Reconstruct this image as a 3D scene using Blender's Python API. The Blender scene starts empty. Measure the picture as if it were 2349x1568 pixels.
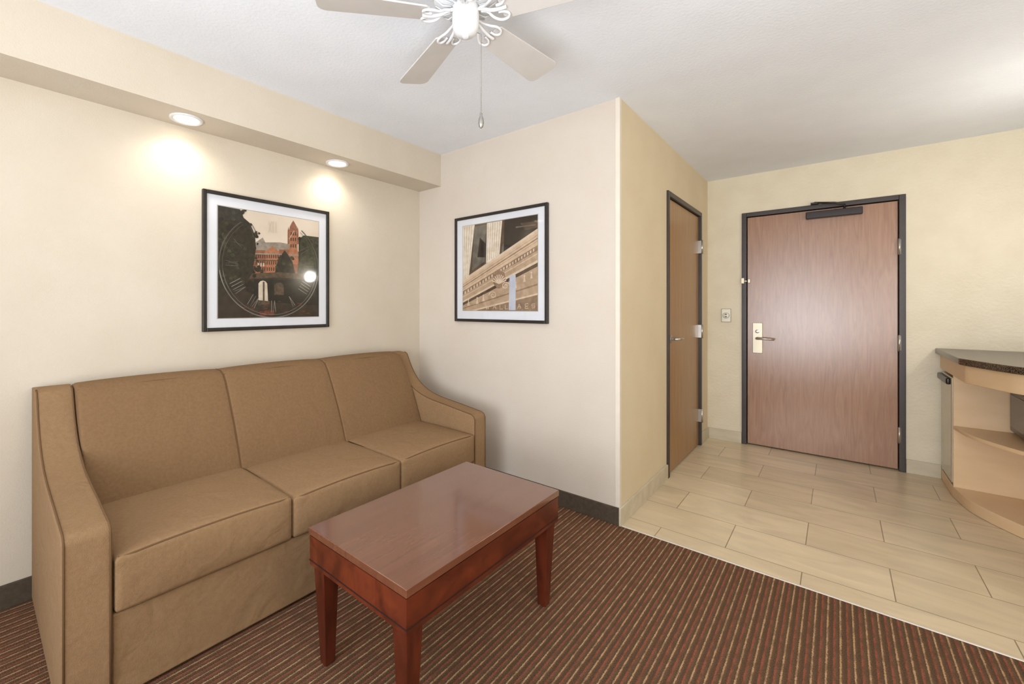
import bpy, bmesh, math, random
from mathutils import Vector, Matrix
random.seed(7)
SC=bpy.context.scene
COL=SC.collection
pi=math.pi

# ------------------------------------------------------------ materials
def lin(c):
    r=[]
    for v in c[:3]:
        v=v/255.0
        r.append(v/12.92 if v<=0.04045 else ((v+0.055)/1.055)**2.4)
    return (r[0],r[1],r[2],1.0)
class NT:
    def __init__(s,name):
        s.m=bpy.data.materials.new(name); s.m.use_nodes=True
        s.t=s.m.node_tree; s.b=s.t.nodes['Principled BSDF']
    def n(s,ty,**k):
        x=s.t.nodes.new(ty)
        for a,v in k.items(): setattr(x,a,v)
        return x
    def l(s,a,b): s.t.links.new(a,b)
def mat(name,c1,c2=None,rough=.6,metal=0,scale=(8,8,8),detail=4,bump=0,bscale=None,spec=.5,coat=0,emit=None,estr=0,lo=.35,hi=.65,dist=0,wrinkle=0):
    s=NT(name); b=s.b
    b.inputs['Roughness'].default_value=rough; b.inputs['Metallic'].default_value=metal
    b.inputs['Specular IOR Level'].default_value=spec
    b.inputs['Coat Weight'].default_value=coat; b.inputs['Coat Roughness'].default_value=.12
    if c2 is None: c2=tuple(max(0,v*.97) for v in c1)
    tc=s.n('ShaderNodeTexCoord'); mp=s.n('ShaderNodeMapping'); s.l(tc.outputs['Object'],mp.inputs['Vector'])
    mp.inputs['Scale'].default_value=scale
    no=s.n('ShaderNodeTexNoise'); no.inputs['Scale'].default_value=1; no.inputs['Detail'].default_value=detail
    no.inputs['Distortion'].default_value=dist
    s.l(mp.outputs[0],no.inputs['Vector'])
    r=s.n('ShaderNodeValToRGB'); r.color_ramp.elements[0].position=lo; r.color_ramp.elements[1].position=hi
    r.color_ramp.elements[0].color=lin(c1); r.color_ramp.elements[1].color=lin(c2)
    s.l(no.outputs['Fac'],r.inputs['Fac']); s.l(r.outputs['Color'],b.inputs['Base Color'])
    prev=None
    if wrinkle:
        n4=s.n('ShaderNodeTexNoise'); n4.inputs['Scale'].default_value=9; n4.inputs['Detail'].default_value=2; n4.inputs['Distortion'].default_value=.8
        s.l(tc.outputs['Object'],n4.inputs['Vector'])
        prev=s.n('ShaderNodeBump'); prev.inputs['Strength'].default_value=wrinkle; prev.inputs['Distance'].default_value=.02
        s.l(n4.outputs['Fac'],prev.inputs['Height']); s.l(prev.outputs[0],b.inputs['Normal'])
    if bump:
        n2=s.n('ShaderNodeTexNoise'); n2.inputs['Scale'].default_value=bscale or 200; n2.inputs['Detail'].default_value=3
        s.l(tc.outputs['Object'],n2.inputs['Vector'])
        bu=s.n('ShaderNodeBump'); bu.inputs['Strength'].default_value=bump; bu.inputs['Distance'].default_value=.004
        if prev: s.l(prev.outputs[0],bu.inputs['Normal'])
        s.l(n2.outputs['Fac'],bu.inputs['Height']); s.l(bu.outputs[0],b.inputs['Normal'])
    if emit: 
        b.inputs['Emission Color'].default_value=lin(emit); b.inputs['Emission Strength'].default_value=estr
    return s.m

M_wall=mat('cream_wallpaper',(210,200,184),(206,195,178),rough=.75,scale=(3,3,3),bump=.25,bscale=170,spec=.25)
M_north=mat('pale_cream_wallpaper',(213,203,191),(210,199,186),rough=.75,scale=(3,3,3),bump=.25,bscale=170,spec=.25)
M_entry=mat('stucco_wall',(227,217,194),(222,211,187),rough=.5,scale=(6,6,6),bump=.6,bscale=50,spec=.45)
M_closet=mat('warm_lit_wallpaper',(222,207,178),(218,202,172),rough=.7,scale=(3,3,3),bump=.25,bscale=170,spec=.3)  # cream wallpaper with the yellow of the entry light put into its colour
M_ceil=mat('textured_ceiling_paint',(234,238,244),(231,235,241),rough=.85,scale=(5,5,5),bump=.35,bscale=75,spec=.2)
M_basedark=mat('dark_brown_rubber_base',(80,68,54),(68,57,44),rough=.7,scale=(60,60,60),bump=.2)
M_basetile=mat('tile_base',(210,200,178),(198,187,163),rough=.5,scale=(5,14,14),detail=6)
M_cornerguard=mat('corner_guard',(230,221,205),rough=.5)
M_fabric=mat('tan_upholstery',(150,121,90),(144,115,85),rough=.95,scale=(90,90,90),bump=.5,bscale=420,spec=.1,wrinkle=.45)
M_fabric_shade=mat('tan_upholstery_shaded',(134,106,77),(128,100,72),rough=.95,scale=(90,90,90),bump=.5,bscale=420,spec=.1,wrinkle=.35)  # same upholstery, darkened to paint in the shading on the sofa back
M_piping=mat('dark_piping',(112,86,61),rough=.9,spec=.1)
M_tabtop=mat('cherry_laminate_top',(112,68,48),(102,59,41),rough=.16,scale=(46,2.0,20),detail=8,spec=.9,dist=.6,coat=.6)
M_cherry=mat('cherry_wood',(108,47,26),(74,29,15),rough=.3,scale=(14,5,8),detail=6,spec=.5,dist=1.2)
M_cherryz=mat('cherry_wood_leg',(96,40,22),(70,27,15),rough=.3,scale=(20,20,4),detail=6,spec=.5,dist=1.2)
M_groove=mat('dark_groove',(40,17,10),rough=.6)
M_doorred=mat('red_oak_door',(168,126,95),(142,100,73),rough=.26,scale=(34,20,2.4),detail=11,spec=.85,dist=2.4,lo=.25,hi=.75)
M_dooramb=mat('amber_oak_door',(166,128,80),(140,102,60),rough=.28,scale=(20,40,2.0),detail=11,spec=.5,dist=2.0,lo=.25,hi=.75)
M_frame=mat('dark_door_frame',(62,53,51),(54,46,44),rough=.4)
M_brass=mat('satin_brass',(212,202,180),rough=.42,metal=.7)
M_nickel=mat('satin_nickel',(195,192,185),rough=.3,metal=.9)
M_closer=mat('dark_bronze_closer',(52,46,46),rough=.45,metal=.3)
M_plate=mat('ivory_plastic',(240,236,222),rough=.35)
M_plateedge=mat('switch_shadow_gap',(150,140,118),rough=.6)
M_black=mat('black_frame_wood',(38,33,29),(28,24,21),rough=.35,scale=(20,20,20))
M_matb=mat('mat_board',(218,220,226),(214,216,222),rough=.9)
M_white=mat('white_enamel',(228,229,230),rough=.3)
M_blade=mat('white_fan_blade',(204,200,196),(199,195,190),rough=.45)
M_maple=mat('maple_laminate',(226,196,158),(220,189,149),rough=.4,scale=(3,3,12),detail=5,dist=.6)
M_granite=mat('speckled_dark_laminate',(98,82,66),(44,35,29),rough=.25,scale=(200,200,200),detail=3,lo=.45,hi=.55)
M_appl=mat('black_appliance',(30,29,28),rough=.3)
M_steel=mat('grey_appliance_door',(206,196,176),rough=.25,metal=.4)
M_mwsteel=mat('grey_microwave_trim',(84,78,71),rough=.3,metal=.4)
M_glassdark=mat('dark_window_glass',(22,22,24),rough=.08)
M_lamp=mat('lamp_lens',(255,246,225),rough=.5,emit=(255,240,214),estr=8)
M_strip=mat('metal_transition_strip',(228,220,206),rough=.35,metal=.2)
M_chain=mat('chain_metal',(150,148,142),rough=.35,metal=.7)

def carpet():
    s=NT('striped_carpet'); b=s.b; b.inputs['Roughness'].default_value=1; b.inputs['Specular IOR Level'].default_value=.05
    tc=s.n('ShaderNodeTexCoord'); sp=s.n('ShaderNodeSeparateXYZ'); s.l(tc.outputs['Object'],sp.inputs[0])
    nz=s.n('ShaderNodeTexNoise'); nz.inputs['Scale'].default_value=140; s.l(tc.outputs['Object'],nz.inputs['Vector'])
    w=s.n('ShaderNodeMath',operation='MULTIPLY_ADD'); s.l(nz.outputs['Fac'],w.inputs[0]); w.inputs[1].default_value=.006; s.l(sp.outputs['X'],w.inputs[2])
    d=s.n('ShaderNodeMath',operation='MULTIPLY'); s.l(w.outputs[0],d.inputs[0]); d.inputs[1].default_value=1/.037
    f=s.n('ShaderNodeMath',operation='FRACT'); s.l(d.outputs[0],f.inputs[0])
    r=s.n('ShaderNodeValToRGB'); cr=r.color_ramp; cr.interpolation='LINEAR'
    tan=(180,145,108); br=(114,87,67); rust=(146,84,66); dk=(92,71,54)
    st=[(0,tan),(.08,tan),(.12,br),(.32,dk),(.48,dk),(.51,rust),(.62,rust),(.66,br),(.95,dk),(.99,tan)]
    cr.elements[0].position=0; cr.elements[0].color=lin(tan); cr.elements[1].position=.08; cr.elements[1].color=lin(tan)
    for p,c in st[2:]:
        e=cr.elements.new(p); e.color=lin(c)
    s.l(f.outputs[0],r.inputs['Fac'])
    mp=s.n('ShaderNodeMapping'); mp.inputs['Scale'].default_value=(54,18,1); s.l(tc.outputs['Object'],mp.inputs['Vector'])
    n2=s.n('ShaderNodeTexNoise'); n2.inputs['Scale'].default_value=1; n2.inputs['Detail'].default_value=2; s.l(mp.outputs[0],n2.inputs['Vector'])
    r2=s.n('ShaderNodeValToRGB'); r2.color_ramp.elements[0].position=.48; r2.color_ramp.elements[1].position=.56; s.l(n2.outputs['Fac'],r2.inputs['Fac'])
    mm=s.n('ShaderNodeMath',operation='MULTIPLY'); s.l(r2.outputs['Color'],mm.inputs[0]); mm.inputs[1].default_value=.45
    mx=s.n('ShaderNodeMix',data_type='RGBA'); s.l(mm.outputs[0],mx.inputs[0]); s.l(r.outputs['Color'],mx.inputs[6]); mx.inputs[7].default_value=lin((90,70,52))
    n3=s.n('ShaderNodeTexNoise'); n3.inputs['Scale'].default_value=260; n3.inputs['Detail'].default_value=3; s.l(tc.outputs['Object'],n3.inputs['Vector'])
    r3=s.n('ShaderNodeMapRange'); s.l(n3.outputs['Fac'],r3.inputs[0]); r3.inputs[1].default_value=.3; r3.inputs[2].default_value=.7; r3.inputs[3].default_value=.7; r3.inputs[4].default_value=1.3
    vm=s.n('ShaderNodeVectorMath',operation='SCALE'); s.l(mx.outputs[2],vm.inputs[0]); s.l(r3.outputs[0],vm.inputs['Scale'])
    s.l(vm.outputs[0],b.inputs['Base Color'])
    bu=s.n('ShaderNodeBump'); bu.inputs['Strength'].default_value=.7; bu.inputs['Distance'].default_value=.006
    s.l(n3.outputs['Fac'],bu.inputs['Height']); s.l(bu.outputs[0],b.inputs['Normal'])
    return s.m
def tiles():
    s=NT('beige_plank_tile'); b=s.b; b.inputs['Roughness'].default_value=.3; b.inputs['Specular IOR Level'].default_value=.6
    tc=s.n('ShaderNodeTexCoord'); mp=s.n('ShaderNodeMapping'); mp.inputs['Location'].default_value=(-.182,-.13+3.02,0)
    s.l(tc.outputs['Object'],mp.inputs['Vector'])
    bk=s.n('ShaderNodeTexBrick'); bk.offset=.5; bk.inputs['Scale'].default_value=1; bk.inputs['Brick Width'].default_value=.61; bk.inputs['Row Height'].default_value=.302
    bk.inputs['Mortar Size'].default_value=.0022; bk.inputs['Mortar Smooth'].default_value=.1; bk.inputs['Bias'].default_value=0
    bk.inputs['Color1'].default_value=lin((223,205,174)); bk.inputs['Color2'].default_value=lin((212,193,161)); bk.inputs['Mortar'].default_value=lin((150,132,104))
    s.l(mp.outputs[0],bk.inputs['Vector'])
    m2=s.n('ShaderNodeMapping'); m2.inputs['Scale'].default_value=(2.6,8,1); s.l(tc.outputs['Object'],m2.inputs['Vector'])
    no=s.n('ShaderNodeTexNoise'); no.inputs['Scale'].default_value=1; no.inputs['Detail'].default_value=8; no.inputs['Distortion'].default_value=1.4; s.l(m2.outputs[0],no.inputs['Vector'])
    r=s.n('ShaderNodeMapRange'); s.l(no.outputs['Fac'],r.inputs[0]); r.inputs[1].default_value=.3; r.inputs[2].default_value=.7; r.inputs[3].default_value=.87; r.inputs[4].default_value=1.08
    vm=s.n('ShaderNodeVectorMath',operation='SCALE'); s.l(bk.outputs['Color'],vm.inputs[0]); s.l(r.outputs[0],vm.inputs['Scale'])
    s.l(vm.outputs[0],b.inputs['Base Color'])
    return s.m
M_carpet=carpet(); M_tile=tiles()
def glass():
    s=NT('picture_glass'); t=s.t; o=[n for n in t.nodes if n.type=='OUTPUT_MATERIAL'][0]
    tr=s.n('ShaderNodeBsdfTransparent'); gl=s.n('ShaderNodeBsdfGlossy'); gl.inputs['Roughness'].default_value=.06
    mx=s.n('ShaderNodeMixShader'); mx.inputs[0].default_value=.05; s.l(tr.outputs[0],mx.inputs[1]); s.l(gl.outputs[0],mx.inputs[2]); s.l(mx.outputs[0],o.inputs['Surface'])
    return s.m
M_glass=glass()

# ------------------------------------------------------------ mesh helpers
def empty(name,loc,label=None,cat=None,**k):
    o=bpy.data.objects.new(name,None); o.location=loc; o.empty_display_size=.1; COL.objects.link(o)
    tag(o,label,cat,**k); return o
def tag(o,label=None,cat=None,**k):
    if label:o['label']=label
    if cat:o['category']=cat
    for a,v in k.items(): o[a]=v
def world_base(p):
    v=Vector((0,0,0))
    while p: v+=p.location; p=p.parent
    return v
def add(name,verts,faces,m,parent=None,smooth=False,bevel=0,seg=2,fm=None,base=None):
    """verts in world coordinates"""
    me=bpy.data.meshes.new(name)
    if parent is not None: off=world_base(parent)
    else: off=Vector(base) if base else Vector((0,0,0))
    me.from_pydata([Vector(v)-off for v in verts],[],faces)
    ms=m if isinstance(m,list) else [m]
    for q in ms: me.materials.append(q)
    if fm:
        for p,i in zip(me.polygons,fm): p.material_index=i
    bm=bmesh.new(); bm.from_mesh(me)
    if not fm: bmesh.ops.recalc_face_normals(bm,faces=bm.faces)
    bm.to_mesh(me); bm.free()
    if smooth:
        for p in me.polygons: p.use_smooth=True
    o=bpy.data.objects.new(name,me); COL.objects.link(o)
    if parent is not None: o.parent=parent
    else: o.location=off
    if bevel:
        b=o.modifiers.new('b','BEVEL'); b.width=bevel; b.segments=seg; b.limit_method='ANGLE'; b.angle_limit=math.radians(35)
        for p in me.polygons: p.use_smooth=True
        w=o.modifiers.new('w','WEIGHTED_NORMAL'); w.keep_sharp=True
    return o
BF=[(0,3,2,1),(4,5,6,7),(0,1,5,4),(1,2,6,5),(2,3,7,6),(3,0,4,7)]
def bv(a,b):
    x0,y0,z0=a;x1,y1,z1=b
    return [(x0,y0,z0),(x1,y0,z0),(x1,y1,z0),(x0,y1,z0),(x0,y0,z1),(x1,y0,z1),(x1,y1,z1),(x0,y1,z1)]
def box(name,a,b,m,parent=None,bevel=0,seg=2,base=None):
    return add(name,bv(a,b),BF,m,parent,bevel=bevel,seg=seg,base=base)
def boxes(name,lst,m,parent=None,bevel=0,base=None):
    v=[];f=[]
    for a,b in lst:
        n=len(v); v+=bv(a,b); f+=[tuple(i+n for i in q) for q in BF]
    return add(name,v,f,m,parent,bevel=bevel,base=base)
def prism(name,pts,z0,z1,m,parent=None,bevel=0,axis=2,base=None,seg=2):
    def P(p,h):
        return (p[0],p[1],h) if axis==2 else ((p[0],h,p[1]) if axis==1 else (h,p[0],p[1]))
    n=len(pts); v=[P(p,z0) for p in pts]+[P(p,z1) for p in pts]
    f=[tuple(range(n))[::-1],tuple(range(n,2*n))]+[(i,(i+1)%n,n+(i+1)%n,n+i) for i in range(n)]
    return add(name,v,f,m,parent,bevel=bevel,base=base,seg=seg)
def catmull(pts,n=8,closed=False):
    P=[Vector(p) for p in pts]; out=[]; N=len(P)
    rng=range(N) if closed else range(N-1)
    for i in rng:
        p1=P[i];p2=P[(i+1)%N]
        p0=P[i-1] if (i>0 or closed) else 2*p1-p2
        p3=P[(i+2)%N] if (i+2<N or closed) else 2*p2-p1
        for k in range(n):
            t=k/n; out.append(.5*((2*p1)+(p2-p0)*t+(2*p0-5*p1+4*p2-p3)*t*t+(3*p1-p0-3*p2+p3)*t**3))
    if not closed: out.append(P[-1])
    return out
def tube_geo(pts,r,seg=8,closed=False,v=None,f=None):
    v=[] if v is None else v; f=[] if f is None else f
    P=[Vector(p) for p in pts]; N=len(P); base=len(v); up=None
    for i,p in enumerate(P):
        a=P[i-1] if (i>0 or closed) else p; c=P[(i+1)%N] if (i<N-1 or closed) else p
        t=(c-a).normalized()
        if up is None: up=Vector((0,0,1)) if abs(t.z)<.9 else Vector((1,0,0))
        s=t.cross(up).normalized(); up=s.cross(t).normalized()
        rr=r[i] if isinstance(r,(list,tuple)) else r
        for k in range(seg):
            a2=2*pi*k/seg; v.append(tuple(p+s*math.cos(a2)*rr+up*math.sin(a2)*rr))
    for i in range(N if closed else N-1):
        j=(i+1)%N
        for k in range(seg):
            k2=(k+1)%seg; f.append((base+i*seg+k,base+i*seg+k2,base+j*seg+k2,base+j*seg+k))
    if not closed:
        f.append(tuple(base+k for k in range(seg))[::-1]); f.append(tuple(base+(N-1)*seg+k for k in range(seg)))
    return v,f
def tube(name,pts,r,m,parent=None,seg=8,closed=False,base=None):
    v,f=tube_geo(pts,r,seg,closed); return add(name,v,f,m,parent,smooth=True,base=base)
def lathe_geo(prof,c,seg=32,axis='z',v=None,f=None):
    v=[] if v is None else v; f=[] if f is None else f; b=len(v); n=len(prof)
    for r,h in prof:
        for k in range(seg):
            a=2*pi*k/seg; x,y=r*math.cos(a),r*math.sin(a)
            if axis=='z': v.append((c[0]+x,c[1]+y,c[2]+h))
            elif axis=='y': v.append((c[0]+x,c[1]+h,c[2]+y))
            else: v.append((c[0]+h,c[1]+x,c[2]+y))
    for i in range(n-1):
        for k in range(seg):
            k2=(k+1)%seg; f.append((b+i*seg+k,b+i*seg+k2,b+(i+1)*seg+k2,b+(i+1)*seg+k))
    f.append(tuple(b+k for k in range(seg))); f.append(tuple(b+(n-1)*seg+k for k in range(seg)))
    return v,f
def lathe(name,prof,c,m,parent=None,seg=32,axis='z',base=None,smooth=True):
    v,f=lathe_geo(prof,c,seg,axis); o=add(name,v,f,m,parent,smooth=smooth,base=base)
    if smooth:
        w=o.modifiers.new('e','EDGE_SPLIT'); w.split_angle=math.radians(40)
    return o

# ------------------------------------------------------------ room shell
XL,YE,ZC,XR,YB=-1.618,2.159,2.388,2.08,-4.6
def struct(o): o['kind']='structure'; return o
struct(box('floor',(XL-.1,YB-.1,-.1),(XR+.1,0,0),M_carpet))
struct(box('floor.001',(-.1,0,-.1),(XR+.1,YE+.1,.001),M_tile))
struct(box('ceiling',(XL-.1,YB-.1,ZC),(XR+.1,YE+.1,ZC+.1),M_ceil))
struct(box('wall_west',(XL-.1,YB-.1,0),(XL,.1,ZC),M_wall))
struct(box('wall_soffit',(XL,YB,2.1447),(XL+.2384,0,ZC),M_wall))
struct(box('wall_north',(XL,0,0),(-.001,.1,ZC),M_north))
struct(boxes('wall_closet',[((-.1,.1,0),(0,.905,ZC)),((-.1,1.855,0),(0,YE,ZC)),((-.1,.905,2.025),(0,1.855,ZC)),((-.001,0.0,0),(.0,.1,ZC))],M_closet))
struct(boxes('wall_entry',[((-.1,YE,0),(.3,YE+.12,ZC)),((1.266,YE,0),(XR+.1,YE+.12,ZC)),((.3,YE,2.022),(1.266,YE+.12,ZC))],M_entry))
struct(box('wall_east',(XR,YB-.1,0),(XR+.1,YE,ZC),M_entry))
struct(boxes('wall_south',[((XL,YB-.1,0),(-.7,YB,ZC)),((1.1,YB-.1,0),(XR,YB,ZC)),((-.7,YB-.1,0),(1.1,YB,.1)),((-.7,YB-.1,2.15),(1.1,YB,ZC))],M_wall))
w=empty('window_1',(.2,YB-.05,.1)); struct(w)
boxes('window_frame',[((-.7,YB-.09,.1),(-.65,YB-.02,2.15)),((1.05,YB-.09,.1),(1.1,YB-.02,2.15)),((-.65,YB-.09,.1),(1.05,YB-.02,.15)),((-.65,YB-.09,2.1),(1.05,YB-.02,2.15)),((.18,YB-.08,.15),(.22,YB-.03,2.1))],M_white,w)
box('window_pane',(-.65,YB-.075,.15),(1.05,YB-.07,2.1),M_glass,w)
struct(box('baseboard_west',(XL,YB,0),(XL+.012,-.012,.098),M_basedark,bevel=.003))
struct(box('baseboard_north',(XL,-.012,0),(.0,0,.098),M_basedark,bevel=.003))
struct(boxes('baseboard_closet',[((0,-.012,.001),(.012,.876,.1)),((0,1.883,.001),(.012,YE,.1))],M_basetile,bevel=.002))
struct(boxes('baseboard_entry',[((.012,YE-.012,.001),(.27,YE,.1)),((1.295,YE-.012,.001),(1.468,YE,.1))],M_basetile,bevel=.002))
struct(boxes('trim_1',[((-.022,-.0025,.1),(.0025,0,ZC)),((0,0,.1),(.0025,.022,ZC))],M_cornerguard))
struct(box('trim_2',(.012,-.007,0),(XR,.005,.004),M_strip,bevel=.002))

# ------------------------------------------------------------ entry door
d=empty('door_1',(.78,YE,0)); struct(d); tag(d,'reddish oak entry door with dark metal frame and closer')
def doorframe(parent,a0,a1,zt,fw,face,depth,ax):
    L=[]
    def B(u0,u1,z0,z1,n0,n1):
        if ax=='x': L.append(((u0,min(n0,n1),z0),(u1,max(n0,n1),z1)))
        else: L.append(((min(n0,n1),u0,z0),(max(n0,n1),u1,z1)))
    B(a0,a0+fw,.001,zt,face,depth);B(a1-fw,a1,.001,zt,face,depth);B(a0+fw,a1-fw,zt-fw,zt,face,depth)
    return boxes('door_frame',L,M_frame,parent,bevel=.003)
doorframe(d,.272,1.293,2.05,.036,YE-.014,YE+.055,'x')
slab=box('door_leaf',(.313,YE+.006,.012),(1.252,YE+.05,2.008),M_doorred,d,bevel=.002)
box('door_gap_stop',(.306,YE+.05,.001),(1.259,YE+.06,2.014),M_frame,d)
box('lock_plate',(.352,YE-.006,.815),(.424,YE+.006,1.079),M_brass,d,bevel=.003)
lathe('deadbolt_turn',[(.016,0),(.016,-.008),(.006,-.01),(.006,-.02)],(.388,YE-.006,1.005),M_nickel,d,axis='y',seg=20)
tube('door_lever',[(.388,YE-.006,.945),(.388,YE-.05,.945),(.40,YE-.056,.945),(.45,YE-.055,.944),(.51,YE-.052,.940)],[.012,.011,.010,.010,.008],M_nickel,d,seg=12)
cl=box('door_closer',(.719,YE-.05,1.935),(1.06,YE+.006,1.99),M_closer,d,bevel=.006)
boxes('closer_bracket',[((.75,YE-.05,2.05),(.80,YE-.005,2.062))],M_closer,d)
tube('closer_arm',[(.955,YE-.03,1.985),(.955,YE-.03,2.02),(.90,YE-.10,2.03),(.84,YE-.07,2.045),(.775,YE-.03,2.062)],.008,M_closer,d,seg=8)
for z in(1.664,.95,.27):
    h=boxes('hinge',[((1.252,YE-.016,z-.055),(1.266,YE+.006,z+.055))],M_nickel,d)
    v,f=tube_geo([(1.258,YE-.02,z-.06),(1.258,YE-.02,z+.06)],.007,10)
    add('hinge_pin',v,f,M_nickel,h,smooth=True)
boxes('guard_latch',[((.268,YE-.03,1.425),(.292,YE-.014,1.475)),((.292,YE-.026,1.44),(.312,YE-.014,1.452)),((.316,YE-.014,1.43),(.335,YE+.006,1.465))],M_brass,d,bevel=.003)
# ------------------------------------------------------------ closet door
d=empty('door_2',(0,1.38,0)); struct(d); tag(d,'narrow amber oak closet door with lever handle')
doorframe(d,.878,1.881,2.048,.036,.014,-.055,'y')
box('door_leaf',(-.05,.917,.012),(-.006,1.842,2.006),M_dooramb,d,bevel=.002)
box('door_gap_stop',(-.06,.912,.001),(-.05,1.847,2.012),M_frame,d)
lathe('lever_rose',[(.03,0),(.03,.008),(.02,.012)],(-.006,.985,.985),M_nickel,d,axis='x',seg=24)
tube('door_lever',[(-.0,.985,.985),(.05,.985,.985),(.056,.995,.985),(.055,1.05,.985),(.052,1.10,.982)],[.012,.011,.010,.010,.008],M_nickel,d,seg=12)
for z in(1.743,1.005,.267):
    h=boxes('hinge',[((-.006,1.83,z-.055),(.018,1.85,z+.055))],M_nickel,d)
    v,f=tube_geo([(.021,1.845,z-.06),(.021,1.845,z+.06)],.008,10)
    add('hinge_pin',v,f,M_nickel,h,smooth=True)
# ------------------------------------------------------------ wall switch
s=empty('wall_switch',(.151,YE,1.141),'ivory rotary wall switch plate beside the entry door','switch')
box('back_edge',(.113,YE-.004,1.080),(.189,YE,1.202),M_plateedge,s,bevel=.001)
box('cover_plate',(.116,YE-.010,1.083),(.186,YE-.004,1.199),M_plate,s,bevel=.003)
lathe('dial',[(.027,0),(.027,-.001),(.027,-.0012)],(.151,YE-.010,1.141),M_plateedge,s,axis='y',seg=28)
lathe('dial_cap',[(.024,0),(.024,-.006),(.02,-.009)],(.151,YE-.010,1.141),M_plate,s,axis='y',seg=28)
boxes('toggle',[((.143,YE-.022,1.147),(.159,YE-.018,1.157)),((.143,YE-.022,1.125),(.159,YE-.018,1.135))],mat('grey_button',(120,116,105)),s)

# ------------------------------------------------------------ recessed lights
for i,(x,y) in enumerate([(-1.499,-1.686),(-1.511,-.827)]):
    e=empty('recessed_light',(x,y,2.1447),'round white recessed downlight glowing in the soffit','light',group='soffit downlights')
    v=[];f=[];n=40
    for r,z in((.072,0),(.072,-.006),(.062,-.008),(.054,-.004)):
        for k in range(n): v.append((x+r*math.cos(2*pi*k/n),y+r*math.sin(2*pi*k/n),2.1447+z))
    for j in range(3):
        for k in range(n): f.append((j*n+k,j*n+(k+1)%n,(j+1)*n+(k+1)%n,(j+1)*n+k))
    add('trim_ring',v,f,M_white,e,smooth=True)
    lathe('lens',[(.056,-.0005),(.054,-.003)],(x,y,2.1447),M_lamp,e,seg=40)
    L=bpy.data.lights.new('downlight','SPOT'); L.energy=6.2; L.color=(1,.93,.80); L.spot_size=math.radians(150); L.spot_blend=.8; L.shadow_soft_size=.045
    o=bpy.data.objects.new('downlight',L); o.location=(x,y,2.125); COL.objects.link(o)

# ------------------------------------------------------------ sofa
S=empty('sofa',(-1.18,-1.24,0),'tan brown upholstered three seat sofa with sloping arms against the wall','sofa')
def loft(name,prof,y0,y1,m,parent,r=.015,n=10,bulge=0,subs=1):
    """closed xz profile swept in y with rounded ends"""
    N=len(prof); nor=[]
    for i in range(N):
        a=Vector(prof[i-1]);b=Vector(prof[(i+1)%N]);t=(b-a).normalized(); nn=Vector((t.y,-t.x)); nor.append(nn)
    area=sum(prof[i][0]*prof[(i+1)%N][1]-prof[(i+1)%N][0]*prof[i][1] for i in range(N))
    sg=1 if area<0 else -1
    ys=[(y0+r*(1-math.cos(pi/2*k/4)),r*(1-math.sin(pi/2*k/4))) for k in range(5)]
    L=y1-y0
    mid=[(y0+r+(L-2*r)*k/n,0) for k in range(1,n)]
    end=[(y1-(a-y0),b) for a,b in ys[::-1]]
    rows=ys+mid+end; v=[];f=[]
    for y,ins in rows:
        t=(y-y0)/L; bl=bulge*(1-(2*t-1)**2)**.7 if 0<t<1 else 0
        for i,p in enumerate(prof):
            q=Vector(p)+nor[i]*sg*(ins-bl); v.append((q.x,y,q.y))
    R=len(rows)
    for j in range(R-1):
        for i in range(N): f.append((j*N+i,j*N+(i+1)%N,(j+1)*N+(i+1)%N,(j+1)*N+i))
    f.append(tuple(range(N))); f.append(tuple((R-1)*N+i for i in range(N)))
    o=add(name,v,f,m,parent,smooth=True)
    e=o.modifiers.new('e','EDGE_SPLIT'); e.split_angle=math.radians(50)
    return o
XF=-.745
slope=[tuple(p) for p in catmull([(XF,.556),(-.95,.583),(-1.17,.614),(-1.31,.668),(-1.405,.757),(-1.475,.876)],6)]
armprofR=[(-1.60,.012),(XF,.012),(XF,.53),(XF-.006,.547),(XF-.022,.558)]+slope[1:]+[(-1.50,.886),(-1.55,.89),(-1.60,.885)]
for y0,y1 in((-2.222,-2.104),(-.370,-.256)):
    a=loft('armrest',armprofR,y0,y1,M_fabric,S,r=.012)
    for yy in(y0+.006,y1-.006):
        pts=[(XF+.000,yy,.03),(XF+.000,yy,.53),(XF-.008,yy,.548),(XF-.024,yy,.558)]+[(p[0],yy,p[1]) for p in slope[1:]]+[(-1.50,yy,.886)]
        tube('piping',pts,.0030,M_piping,a,seg=6)
box('seat_base',(-1.58,-2.104,.012),(-.752,-.370,.278),M_fabric,S,bevel=.008)
box('back_frame',(-1.603,-2.104,.012),(-1.50,-.370,.85),M_fabric_shade,S,bevel=.012)
bp=[(-1.19,.40),(-1.225,.50),(-1.28,.63),(-1.345,.755),(-1.395,.842),(-1.425,.877),(-1.465,.893),(-1.52,.896),(-1.57,.886),(-1.595,.86),(-1.595,.40)]
for y0,y1 in((-2.104,-1.541),(-1.541,-.967),(-.967,-.370)):
    loft('back_cushion',bp,y0,y1,M_fabric_shade,S,r=.012,bulge=.008,n=12)
for yy in(-1.541,-.967):
    tube('seam_piping',[(p[0]-.005,yy,p[1]-.002) for p in bp[:9]],.0032,M_piping,S,seg=6)
tube('top_piping',[(-1.43,-2.1,.877),(-1.422,-1.82,.885),(-1.43,-1.541,.877),(-1.422,-1.25,.885),(-1.43,-.967,.877),(-1.422,-.67,.885),(-1.43,-.37,.877)],.0025,M_piping,S,seg=6)
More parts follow.
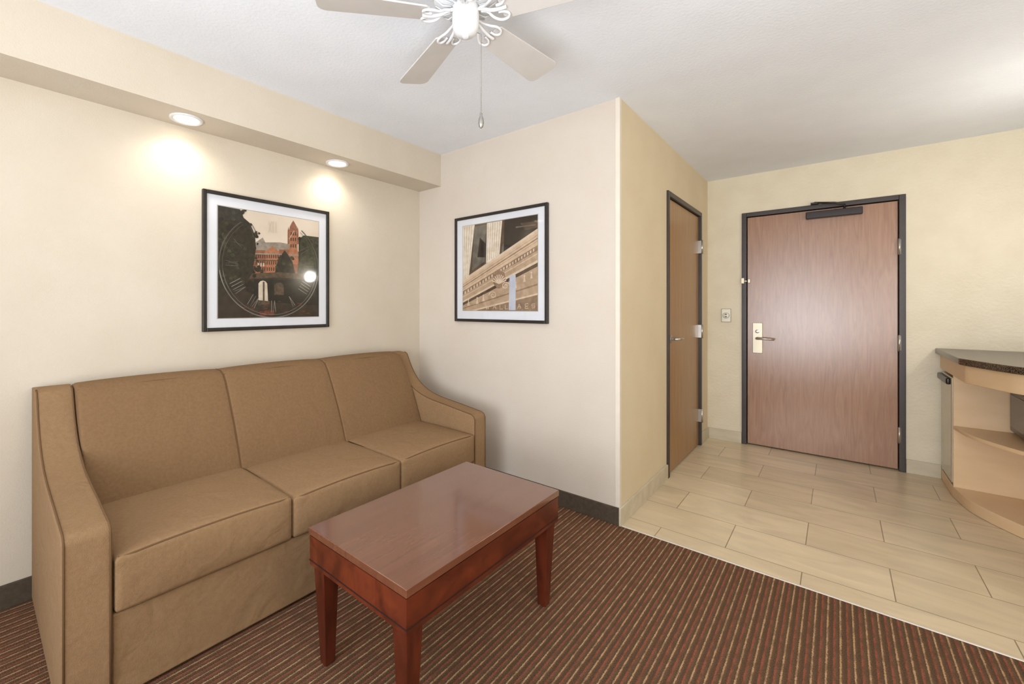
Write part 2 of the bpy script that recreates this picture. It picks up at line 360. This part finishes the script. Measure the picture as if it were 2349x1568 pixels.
def cushion(name,x0,x1,y0,y1,z0,z1,m,parent,puff=.014,seed=0):
    n=18; bm=bmesh.new(); bmesh.ops.create_cube(bm,size=2)
    bmesh.ops.subdivide_edges(bm,edges=bm.edges[:],cuts=n,use_grid_fill=True)
    hx,hy,hz=(x1-x0)/2,(y1-y0)/2,(z1-z0)/2; cx,cy,cz=(x0+x1)/2,(y0+y1)/2,(z0+z1)/2; r=.013
    off=world_base(parent)
    def warp(t):
        s_=1 if t>0 else -1; return s_*(1-(1-abs(t))**1.7) 
    def sag(Y): return .006*math.cos(Y*pi*.5)-.004*abs(Y)**3
    for v in bm.verts:
        X,Y,Z=[warp(c) for c in v.co]
        p=Vector((X*hx,Y*hy,Z*hz)); q=Vector((max(-hx+r,min(hx-r,p.x)),max(-hy+r,min(hy-r,p.y)),max(-hz+r,min(hz-r,p.z))))
        dd=p-q
        if dd.length>0: p=q+dd.normalized()*r
        g=(1-X**2)**.6*(1-Y**2)**.6
        p.z+= puff*g*max(0,Z)
        p.z+= sag(Y)*max(0,X)*max(0,Z)
        p.x+= .010*(1-Z*Z)*(1-Y**4)*(max(0,X))
        v.co=p+Vector((cx,cy,cz))-off
    me=bpy.data.meshes.new(name); bm.to_mesh(me); bm.free(); me.materials.append(m)
    for p in me.polygons: p.use_smooth=True
    o=bpy.data.objects.new(name,me); COL.objects.link(o); o.parent=parent
    for top in(1,0):
        e=.003; z=z1-.004 if top else z0+.005; pts=[(x0+.03,y0+e,z)]
        fr=[(-1+.04+1.92*k/14) for k in range(15)]
        for Y in fr:
            pts.append((x1-(.004 if abs(Y)<.94 else .008),cy+Y*hy,z+(sag(Y) if top else 0)))
        pts.append((x0+.03,y1-e,z))
        tube('piping',pts,.0033,M_piping,o,seg=6)
    return o
for y0,y1,zt in((-2.101,-1.532,.456),(-1.528,-.958,.448),(-.954,-.373,.448)):
    cushion('seat_cushion',-1.27,-.738,y0,y1,.281,zt,M_fabric,S)

# ------------------------------------------------------------ coffee table
T=empty('coffee_table',(-.2,-1.21,0),'rectangular cherry wood coffee table with deep apron and tapered legs','table')
tx0,tx1,ty0,ty1,tz=-.449,.052,-1.626,-.79,.465
box('table_top',(tx0,ty0,tz-.024),(tx1,ty1,tz),M_tabtop,T,bevel=.002)
boxes('apron',[((tx0+.003,ty0+.003,tz-.126),(tx1-.003,ty0+.022,tz-.028)),((tx0+.003,ty1-.022,tz-.126),(tx1-.003,ty1-.003,tz-.028)),
  ((tx0+.003,ty0+.022,tz-.126),(tx0+.022,ty1-.022,tz-.028)),((tx1-.022,ty0+.022,tz-.126),(tx1-.003,ty1-.022,tz-.028))],M_cherry,T)
boxes('groove_line',[((tx0+.006,ty0+.006,tz-.028),(tx1-.006,ty1-.006,tz-.024)),((tx0+.001,ty0+.001,tz-.112),(tx1-.001,ty0+.004,tz-.109)),((tx0+.001,ty1-.004,tz-.112),(tx1-.001,ty1-.001,tz-.109)),
  ((tx0+.001,ty0+.004,tz-.112),(tx0+.004,ty1-.004,tz-.109)),((tx1-.004,ty0+.004,tz-.112),(tx1-.001,ty1-.004,tz-.109))],M_groove,T)
for sx in(0,1):
    for sy in(0,1):
        X=(tx0+.012) if sx==0 else (tx1-.012); Y=(ty0+.012) if sy==0 else (ty1-.012)
        dx=1 if sx==0 else -1; dy=1 if sy==0 else -1
        zt=tz-.126; w=.062; wb=.036
        def ring(o,ww,z):
            xs=sorted([X+dx*o,X+dx*(o+ww)]); ys=sorted([Y+dy*o,Y+dy*(o+ww)])
            return [(xs[0],ys[0],z),(xs[1],ys[0],z),(xs[1],ys[1],z),(xs[0],ys[1],z)]
        v=ring(0,w,zt)+ring(.016,wb,0.001); f=[(0,1,2,3),(7,6,5,4)]+[(i,4+i,4+(i+1)%4,(i+1)%4) for i in range(4)]
        add('leg',v,f,M_cherryz,T,bevel=.003)

# ------------------------------------------------------------ pictures
def flat(c1,c2=None,sc=30,rough=.55):
    nm='print_%d_%d_%d'%tuple(c1[:3])
    return mat(nm,c1,c2,rough=rough,scale=(sc,sc,sc),detail=5,spec=.2)
class Art:
    """flat layered print, built in the plane of the picture. P(a,b): a,b in 0..1"""
    def __init__(s,P,nrm): s.P=P;s.n=Vector(nrm);s.v=[];s.f=[];s.fm=[];s.m=[];s.L=0
    def mi(s,m):
        if m not in s.m:s.m.append(m)
        return s.m.index(m)
    def poly(s,pts,m):
        s.L+=1; pts=[(min(1,max(0,a)),min(1,max(0,b))) for a,b in pts]
        ar=sum(pts[i][0]*pts[(i+1)%len(pts)][1]-pts[(i+1)%len(pts)][0]*pts[i][1] for i in range(len(pts)))
        if abs(ar)<1e-7: return
        b=len(s.v); off=s.n*(.00001*s.L)
        for p in pts: s.v.append(tuple(Vector(s.P(*p))+off))
        s.f.append(tuple(range(b,b+len(pts)))); s.fm.append(s.mi(m))
    def line(s,p,q,w,m):
        a=Vector(p);b=Vector(q);
        if a.x<0 or a.x>1 or b.x<0 or b.x>1 or a.y<0 or a.y>1 or b.y<0 or b.y>1: return
        t=(b-a).normalized();n=Vector((-t.y,t.x))*w/2
        s.poly([tuple(a+n),tuple(b+n),tuple(b-n),tuple(a-n)],m)
    def blob(s,cx,cy,rx,ry,m,n=22,j=.25):
        s.poly([(cx+rx*math.cos(2*pi*k/n)*(1+random.uniform(-j,j)),cy+ry*math.sin(2*pi*k/n)*(1+random.uniform(-j,j))) for k in range(n)],m)
    def build(s,parent):
        return add('artwork',s.v,s.f,s.m,parent,fm=s.fm)
def picture(label,ax,a0,a1,z0,z1,ia0,ia1,iz0,iz1,plane,face):
    fw=.02; D=.024
    def W(a,n,z): return (plane+n,a,z) if ax=='y' else (a,plane-n,z)
    e=empty('framed_picture',W((a0+a1)/2,0,z0),label,'picture')
    def B(q):
        out=[]
        for (b0,b1,n0,n1,c0,c1) in q:
            p=W(b0,n0,c0);r=W(b1,n1,c1); out.append((tuple(min(i,j) for i,j in zip(p,r)),tuple(max(i,j) for i,j in zip(p,r))))
        return out
    boxes('frame',B([(a0,a0+fw,0.001,D,z0,z1),(a1-fw,a1,0.001,D,z0,z1),(a0+fw,a1-fw,0.001,D,z0,z0+fw),(a0+fw,a1-fw,0.001,D,z1-fw,z1)]),M_black,e,bevel=.003)
    boxes('mat_board',B([(a0+fw,a1-fw,.008,.014,z0+fw,z1-fw)]),M_matb,e)
    boxes('mat_bevel',B([(ia0-.004,ia1+.004,.0141,.0144,iz0-.004,iz1+.004)]),mat('mat_bevel_edge',(165,163,160)),e)
    q=[W(a0+fw,.0205,z0+fw),W(a1-fw,.0205,z0+fw),W(a1-fw,.0205,z1-fw),W(a0+fw,.0205,z1-fw)]
    add('glass_pane',q,[(0,1,2,3)],M_glass,e)
    def P(a,b): return W(ia0+(ia1-ia0)*a,.0148,iz0+(iz1-iz0)*b)
    return e,P
e,P=picture('black framed print of a brick tower building with clock face overlay','y',-1.582,-.832,1.087,1.843,-1.507,-.906,1.158,1.767,XL,1)
def c1(u,v):
    t=(u-497)/231; d0,d1=2.337,2.789; lam=t*d0/(t*d0+(1-t)*d1)
    top=472+37*t; bot=729-4*t
    return (lam,1-(v-top)/(bot-top))
def pp(l): return [c1(*q) for q in l]
A=Art(P,(1,0,0))
sky=flat((214,200,182),(200,185,166),3); dark=flat((32,27,19),(50,44,29),60); dk2=flat((22,19,15),(36,31,23),40)
brick=flat((146,94,68),(120,76,54),60); brick2=flat((170,114,82),(150,96,66),60); roof=flat((150,140,128),(130,119,106),40)
green=flat((66,68,46),(42,43,29),60); water=flat((38,31,24),(58,46,34),25); stone=flat((92,75,58),(62,51,39),50)
lite=flat((206,194,178),(184,168,150),20); win=flat((60,42,33)); clockm=flat((140,136,128),(104,100,93),8); clock2=flat((96,91,82),(70,65,58),8); red=flat((132,64,44),(102,44,30),40)
clock3=flat((194,181,164),(186,172,154),8)
A.poly([(0,0),(1,0),(1,1),(0,1)],sky)
A.poly(pp([(578,560),(600,545),(606,556),(640,556),(660,560),(668,577),(575,580)]),roof)
A.poly(pp([(580,574),(668,572),(690,580),(690,640),(578,640)]),brick)
A.poly(pp([(606,574),(622,560),(638,574),(638,640),(606,640)]),brick2)
A.poly(pp([(661,528),(679,528),(681,606),(660,606)]),brick2)
A.poly(pp([(660,530),(662,520),(666,512),(670,506),(674,512),(678,520),(680,530)]),brick)
A.poly(pp([(579,580),(690,584),(690,587),(579,583)]),roof)
A.poly(pp([(579,596),(660,597),(660,599),(579,598)]),stone)
A.poly(pp([(606,574),(622,560),(638,574),(636,576),(622,564),(608,576)]),roof)
for x in(659,680): A.poly(pp([(x-2,530),(x,520),(x+2,530),(x+2,560),(x-2,560)]),brick)
for y in(532,545,560): 
    for x in(665,670,675): A.poly(pp([(x-1.2,y),(x+1.2,y),(x+1.2,y+8),(x-1.2,y+8)]),win)
for y in(584,599,613):
    for x in range(585,660,5): A.poly(pp([(x-1.2,y),(x+1.2,y),(x+1.2,y+8),(x-1.2,y+8)]),win)
for x in range(590,606,6): A.poly(pp([(x-1.5,603),(x+1.5,603),(x+1.5,611),(x-1.5,611)]),lite)
A.poly(pp([(682,548),(694,540),(728,544),(728,650),(676,650),(682,600)]),green)
for k in range(30): A.blob(*c1(random.uniform(684,724),random.uniform(548,630)),.02,.02,random.choice([dark,green,dark]))
A.poly(pp([(627,628),(634,598),(643,584),(650,574),(658,584),(668,600),(674,628)]),dark)
for k in range(24): A.blob(*c1(random.uniform(631,670),random.uniform(590,626)),.016,.016,random.choice([dark,dk2,green]))
for k in range(12): A.blob(*c1(random.uniform(576,600),random.uniform(612,632)),.018,.016,random.choice([dark,dk2,green]))
A.poly(pp([(497,628),(728,632),(728,725),(497,729)]),water)
A.poly(pp([(562,628),(640,624),(728,632),(728,644),(640,636),(562,640)]),stone)
A.poly(pp([(580,640),(728,644),(728,700),(580,690)]),dk2)
A.poly(pp([(590,650),(594,645),(600,643),(606,645),(610,650),(612,690),(590,688)]),lite)
A.poly(pp([(600,646),(604,646),(604,690),(600,690)]),stone)
A.poly(pp([(586,690),(616,690),(614,700),(590,700)]),stone)
A.poly(pp([(626,654),(632,648),(642,648),(648,654),(648,676),(626,676)]),stone)
for k in range(40):
    x=random.uniform(540,700);y=random.uniform(690,722); A.poly(pp([(x,y),(x+random.uniform(5,16),y),(x+8,y+1.6)]),random.choice([red,stone,dk2,dk2]))
A.poly(pp([(593,713),(626,712),(626,722),(593,723)]),red)
for k in range(24):
    x=random.uniform(588,622);y=random.uniform(711,722); A.poly(pp([(x,y),(x+10,y),(x+9,y+1.4)]),random.choice([dk2,stone]))
A.poly(pp([(497,472),(548,481),(556,500),(570,512),(582,540),(584,570),(580,600),(575,628),(560,650),(545,668),(497,680)]),dark)
for k in range(120):
    x=497+abs(random.gauss(0,1))*42; y=random.uniform(482,650)
    if x<590 and not(x>560 and y<520): A.blob(*c1(x,y),.018,.016,random.choice([dark,dark,dk2,green]))
for k in range(60): A.blob(*c1(570+random.gauss(0,9),random.uniform(515,622)),.011,.011,dark,14,.4)
for k in range(12): A.blob(*c1(random.uniform(562,580),random.uniform(648,672)),.02,.016,dk2)
A.line(c1(684,545),c1(684,600),.006,dk2); A.blob(*c1(684,548),.016,.022,dk2,10,.05)
cx,cy,R=.5,.49,.497
for (rad,w) in((R,.009),(R-.03,.0035)):
    N=96
    for k in range(N):
        a=2*pi*k/N;b=2*pi*(k+1)/N; am=(a+b)/2
        if math.sin(am)>.80 : continue
        q=[(cx+rad*math.cos(a),cy+rad*math.sin(a)),(cx+rad*math.cos(b),cy+rad*math.sin(b)),(cx+(rad-w)*math.cos(b),cy+(rad-w)*math.sin(b)),(cx+(rad-w)*math.cos(a),cy+(rad-w)*math.sin(a))]
        A.poly(q,clockm if math.sin(am)<-.1 else clock2)
num={0:'XII',1:'I',2:'II',3:'III',4:'IIII',5:'V',6:'VI',7:'VII',8:'VIII',9:'IX',10:'X',11:'XI'}
for h,s in num.items():
    a=pi/2-h*2*pi/12; rd=Vector((math.cos(a),math.sin(a))); tn=Vector((rd.y,-rd.x)); C=Vector((cx,cy))
    r0,r1=.33,.44; mm=clockm if h in(4,5,6,7,8) else (clock3 if h in(0,1) else clock2); wd=.0055
    tot=len(s)*.03; x=-tot/2+.015
    for ch in s:
        def Q(rr,t): q=C+rd*rr+tn*t; return (q.x,q.y)
        if ch=='I': A.line(Q(r0,x),Q(r1,x),wd,mm)
        elif ch=='V': A.line(Q(r1,x-.012),Q(r0,x),wd,mm); A.line(Q(r1,x+.012),Q(r0,x),wd*.6,mm)
        else: A.line(Q(r0,x-.014),Q(r1,x+.014),wd,mm); A.line(Q(r1,x-.014),Q(r0,x+.014),wd*.6,mm)
        x+=.03
A.build(e)

e,P=picture('black framed sepia print of columns and a carved stone cornice','x',-1.218,-.442,1.113,1.871,-1.143,-.516,1.193,1.805,0,1)
def c2(u,v):
    t=(u-1065)/171; d0,d1=3.158,2.744; lam=t*d0/(t*d0+(1-t)*d1)
    top=520-28*t; bot=711.5+1.5*t
    return (lam,1-(v-top)/(bot-top))
def qq(l): return [c2(*q) for q in l]
A=Art(P,(0,-1,0))
bg=flat((92,72,54),(70,55,41),20); dk=flat((52,41,32),(40,32,25),30); colm=flat((222,212,196),(208,193,173),30); cols=flat((176,159,138),(158,140,118),30)
c3=flat((202,177,150),(188,162,136),30); c4=flat((180,154,128),(162,137,111),30); c5=flat((146,120,96),(124,101,79),30); c6=flat((210,190,166),(196,174,149),30); mid=flat((112,106,96),(88,82,74),20)
A.poly([(0,0),(1,0),(1,1),(0,1)],bg)
A.poly(qq([(1065,520),(1092,515),(1078,640),(1065,650)]),colm)
for k in range(4): A.line(c2(1069+k*5.5,521-k),c2(1067+k*3.5,640),.006,cols)
A.poly(qq([(1120,512),(1155,506),(1148,590),(1118,604)]),colm)
for k in range(6): A.line(c2(1123+k*5.3,513-k),c2(1121+k*4.8,598-k*2),.006,cols)
A.poly(qq([(1092,520),(1119,515),(1114,600),(1086,620)]),mid)
A.poly(qq([(1104,545),(1118,560),(1118,590),(1098,590)]),dk)
A.poly(qq([(1156,560),(1182,550),(1184,600),(1152,600)]),mid)
A.poly(qq([(1160,502),(1236,492),(1236,530),(1200,560),(1158,585)]),dk)
A.poly(qq([(1196,512),(1236,506),(1236,522),(1208,528)]),bg)
A.poly(qq([(1186,520),(1232,514),(1232,517),(1186,523)]),mid)
def band(a,b,m):
    A.poly(qq([(1065,a[0]),(1236,b[0]),(1236,b[1]),(1065,a[1])]),m)
band((645,668),(528,562),c3); band((641,647),(524,530),c6); band((652,654),(538,540),c4); band((657,659),(545,548),c5); band((662,663),(552,554),c4)
band((668,676),(562,574),c5); band((676,690),(574,596),c4); band((680,682),(580,583),c3); band((690,694),(596,602),c6); band((694,700),(602,611),bg)
A.poly(qq([(1065,700),(1236,611),(1236,713),(1065,711.5)]),c4)
A.poly(qq([(1065,706),(1236,650),(1236,654),(1065,708)]),c5)
A.poly(qq([(1085,711),(1236,672),(1236,676),(1095,712)]),c6)
A.poly(qq([(1095,712),(1236,676),(1236,713),(1100,712)]),c5)
for k in range(24):
    u=1069+k*6.8; v=671-(u-1065)*.62; A.poly(qq([(u,v),(u+3,v-2),(u+3,v+4),(u,v+6)]),c6)
A.blob(*c2(1148,640),.085,.10,c5,26,.06)
for k in range(9):
    a=math.radians(20+k*17.5); C=c2(1148,650); r=.10
    A.line(C,(C[0]+r*math.cos(a),C[1]+r*math.sin(a)),.012,c6)
for sgn in(-1,1):
    last=None
    for k in range(22):
        a=k*.42; r=.055*(1-k/26); q=(c2(1148,662)[0]+sgn*(.085+r*math.cos(a)),c2(1148,664)[1]-.01+r*math.sin(a)*.8+sgn*.05)
        if last: A.line(last,q,.009,c6)
        last=q
for u,v in((1098,690),(1112,684),(1186,655),(1206,640),(1222,632),(1078,694)):
    A.poly(qq([(u-3,v+7),(u,v-7),(u+3,v+6)]),c6); A.blob(*c2(u,v-7),.010,.010,c6,10,.1)
A.poly(qq([(1172,632),(1186,630),(1186,711),(1170,711)]),flat((190,192,202),(174,178,190),10))  # pale window reflection on the glass, painted into the print
strokes={'W':[((0,1),(.25,0)),((.25,0),(.5,.8)),((.5,.8),(.75,0)),((.75,0),(1,1))],'A':[((0,0),(.5,1)),((.5,1),(1,0)),((.25,.4),(.75,.4))],'L':[((0,1),(0,0)),((0,0),(.8,0))],
 'E':[((0,0),(0,1)),((0,1),(.8,1)),((0,.5),(.7,.5)),((0,0),(.8,0))],'S':[((.9,.9),(.1,.9)),((.1,.9),(.1,.5)),((.1,.5),(.9,.5)),((.9,.5),(.9,.1)),((.9,.1),(.1,.1))]}
for ch,u in zip('WALLAES',[1118,1134,1150,1162,1190,1208,1222]):
    o=c2(u,709.5-(u-1118)*.02); 
    for p,q in strokes[ch]:
        A.line((o[0]+p[0]*.045,o[1]+p[1]*.05+p[0]*.005),(o[0]+q[0]*.045,o[1]+q[1]*.05+q[0]*.005),.007,c3)
A.build(e)

# ------------------------------------------------------------ ceiling fan
FX,FY=-.054,-1.259; FZ=2.222
F=empty('ceiling_fan',(FX,FY,FZ),'white five blade ceiling fan with pull chain','fan')
lathe('canopy',[(.035,.07),(.075,.10),(.08,.166)],(FX,FY,FZ),M_white,F,seg=40)
lathe('motor_housing',[(.045,.034),(.085,.036),(.108,.05),(.112,.075),(.105,.10),(.07,.118),(.03,.122)],(FX,FY,FZ),M_white,F,seg=48)
lathe('switch_housing',[(.046,.036),(.047,.0),(.046,-.03),(.042,-.048),(.03,-.060),(.012,-.065),(.010,-.071),(.002,-.073)],(FX,FY,FZ),M_white,F,seg=40)
v=[];f=[]
for k in range(20):
    a=2*pi*k/20; c,s_=math.cos(a),math.sin(a)
    tube_geo([(FX+.05*c,FY+.05*s_,FZ+.03),(FX+.08*c,FY+.08*s_,FZ+.028),(FX+.105*c,FY+.105*s_,FZ+.045)],.003,6,v=v,f=f)
add('vent_ribs',v,f,M_white,F,smooth=True)
for k in range(5):
    ang=math.radians(87.4+72*k); R3=Matrix.Rotation(ang,3,'Z')
    tilt=Matrix.Rotation(math.radians(-12),3,'X')
    def T3(x,y,z,tl=True):
        q=Vector((x,y,z)); 
        if tl: q=tilt@q
        q=R3@q; return (FX+q.x,FY+q.y,FZ+q.z)
    r0,r1,w0,w1=.128,.50,.05,.068
    out=[(r0,-w0+.012),(r0+.012,-w0)]+[(r1-.03,-w1)]+[(r1-.03+.03*math.sin(a),-w1+.03*(1-math.cos(a))) for a in(.4,.8,1.2,1.57)]
    out=out+[(x,-y) for x,y in out[::-1]]
    n=len(out); vv=[T3(x,y,-.003) for x,y in out]+[T3(x,y,.003) for x,y in out]
    ff=[tuple(range(n))[::-1],tuple(range(n,2*n))]+[(i,(i+1)%n,n+(i+1)%n,n+i) for i in range(n)]
    bl=add('blade',vv,ff,M_blade,F,bevel=.0015)
    v=[];f=[]
    for sg in(-1,1):
        loop=catmull([(.055,sg*.008,.014),(.075,sg*.012,.010),(.095,sg*.030,-.004),(.118,sg*.044,-.008),(.142,sg*.042,-.009),(.150,sg*.028,-.009),(.138,sg*.016,-.008),(.118,sg*.013,-.006)],5)
        tube_geo([T3(*p) for p in loop],.0046,8,v=v,f=f)
    tube_geo([T3(*p) for p in catmull([(.045,0,.02),(.065,0,.012),(.09,0,-.002),(.12,0,-.009),(.15,0,-.009)],5)],.006,8,v=v,f=f)
    add('blade_bracket',v,f,M_white,bl,smooth=True)
cxp,cyp=FX+.035,FY+.042
v=[];f=[]
tube_geo([(FX+.024,FY+.03,FZ-.048),(cxp,cyp,FZ-.052),(cxp,cyp,1.90)],.0013,6,v=v,f=f)
zz=FZ-.056
while zz>1.895:
    lathe_geo([(.0005,.0018),(.0019,.0008),(.0019,-.0008),(.0005,-.0018)],(cxp,cyp,zz),6,v=v,f=f); zz-=.006
add('pull_chain',v,f,M_chain,F,smooth=True)
lathe('chain_pendant',[(.002,.045),(.005,.04),(.004,.034),(.0085,.022),(.010,.008),(.008,-.004),(.003,-.010)],(cxp,cyp,1.852),M_chain,F,seg=20)

# ------------------------------------------------------------ counter unit, worktop, appliances
shelf_c=[tuple(p) for p in catmull([(1.470,1.755),(1.515,1.50),(1.65,1.252),(1.83,1.08),(2.065,.98)],8)]
cab_c=[(1.468,2.15),(1.468,1.775)]+shelf_c
C=empty('shelf_cabinet',(1.78,1.55,0),'light maple cabinet with curved open end shelves','cabinet')
base=cab_c+[(2.068,2.15)]
prism('plinth',base,.002,.07,M_maple,C,bevel=.004)
box('side_panel',(1.472,1.757,.07),(2.066,1.775,.785),M_maple,C)
box('back_panel',(2.05,.99,.07),(2.066,1.757,.785),M_maple,C)
sh=shelf_c+[(2.048,1.755)]
sh=[(min(x,2.048),y) for x,y in sh]
prism('shelf',sh,.438,.460,M_maple,C,bevel=.003)
ap=[(1.462,2.15),(1.460,1.36)]+[tuple(p) for p in catmull([(1.462,1.34),(1.54,1.135),(1.62,.99),(1.80,.80),(2.065,.70)],8)]
prism('apron',ap+[(2.068,2.15)],.785,.886,M_maple,C,bevel=.004)
wt=[(1.438,2.155),(1.438,1.37)]+[tuple(p) for p in catmull([(1.440,1.34),(1.520,1.127),(1.600,.975),(1.785,.78),(2.072,.67)],8)]+[(2.075,2.155)]
W=prism('countertop',wt,.887,.925,M_granite,None,bevel=.006,base=(1.78,1.5,.887))
tag(W,'dark speckled countertop with curved front edge on the maple cabinet','countertop')
R=empty('mini_fridge',(1.75,1.96,.0705),'compact black refrigerator standing inside the maple cabinet','refrigerator')
box('body',(1.515,1.79,.075),(2.0,2.14,.775),M_appl,R,bevel=.004)
box('door',(1.466,1.785,.085),(1.510,2.142,.765),M_steel,R,bevel=.008)
boxes('handle',[((1.445,1.80,.715),(1.468,2.13,.757))],M_appl,R,bevel=.008)
Mw=empty('microwave',(1.86,1.55,.461),'black microwave oven standing on the middle shelf','microwave')
box('body',(1.715,1.33,.472),(2.03,1.75,.725),M_appl,Mw,bevel=.005)
boxes('door',[((1.697,1.335,.476),(1.714,1.745,.721))],M_mwsteel,Mw,bevel=.004)
box('window',(1.694,1.44,.505),(1.698,1.72,.695),M_glassdark,Mw,bevel=.001)
box('control_panel',(1.694,1.345,.49),(1.698,1.42,.71),M_appl,Mw,bevel=.001)
for x in(1.73,1.99):
    for y in(1.35,1.71): box('foot',(x,y,.461),(x+.02,y+.02,.472),M_appl,Mw)

# ------------------------------------------------------------ lights
def area(name,loc,rot,sx,sy,e,col):
    L=bpy.data.lights.new(name,'AREA'); L.shape='RECTANGLE'; L.size=sx; L.size_y=sy; L.energy=e; L.color=col
    o=bpy.data.objects.new(name,L); o.location=loc; o.rotation_euler=rot; COL.objects.link(o); return o
def point(name,loc,e,col,r):
    L=bpy.data.lights.new(name,'POINT'); L.energy=e; L.color=col; L.shadow_soft_size=r
    o=bpy.data.objects.new(name,L); o.location=loc; COL.objects.link(o); return o
area('window_daylight',(.2,YB+.03,1.12),(math.radians(90),0,0),1.6,1.9,60,(.90,.95,1))
area('ceiling_fill',(.9,-2.9,.9),(math.radians(180-28),0,0),2.0,1.6,62,(.93,.96,1))  # added unseen fill behind the camera, aimed up to brighten the ceiling
point('side_fill',(1.7,-1.75,1.5),22,(1,.98,.96),.25)  # added fill out of view, no lamp stands here; evens the entry side
point('entry_lamp',(1.96,1.05,1.68),14,(1,.98,.94),.07)
wd=bpy.data.worlds.new('World'); SC.world=wd; wd.use_nodes=True
bg=wd.node_tree.nodes['Background']; bg.inputs[0].default_value=(.75,.85,1,1); bg.inputs[1].default_value=1.5

# ------------------------------------------------------------ camera
cam=bpy.data.cameras.new('camera'); cam.sensor_width=36; cam.sensor_fit='HORIZONTAL'; cam.lens=36*988.35/2349
cam.shift_x=(1174.5-1055.49)/2349; cam.shift_y=-(784-703.16)/2349; cam.clip_start=.02
co=bpy.data.objects.new('camera',cam); co.location=(.9159,-2.3944,1.22); co.rotation_euler=(math.radians(90),0,.7197); COL.objects.link(co)
SC.camera=co
SC.view_settings.view_transform='Standard'; SC.view_settings.look='None'; SC.view_settings.exposure=0
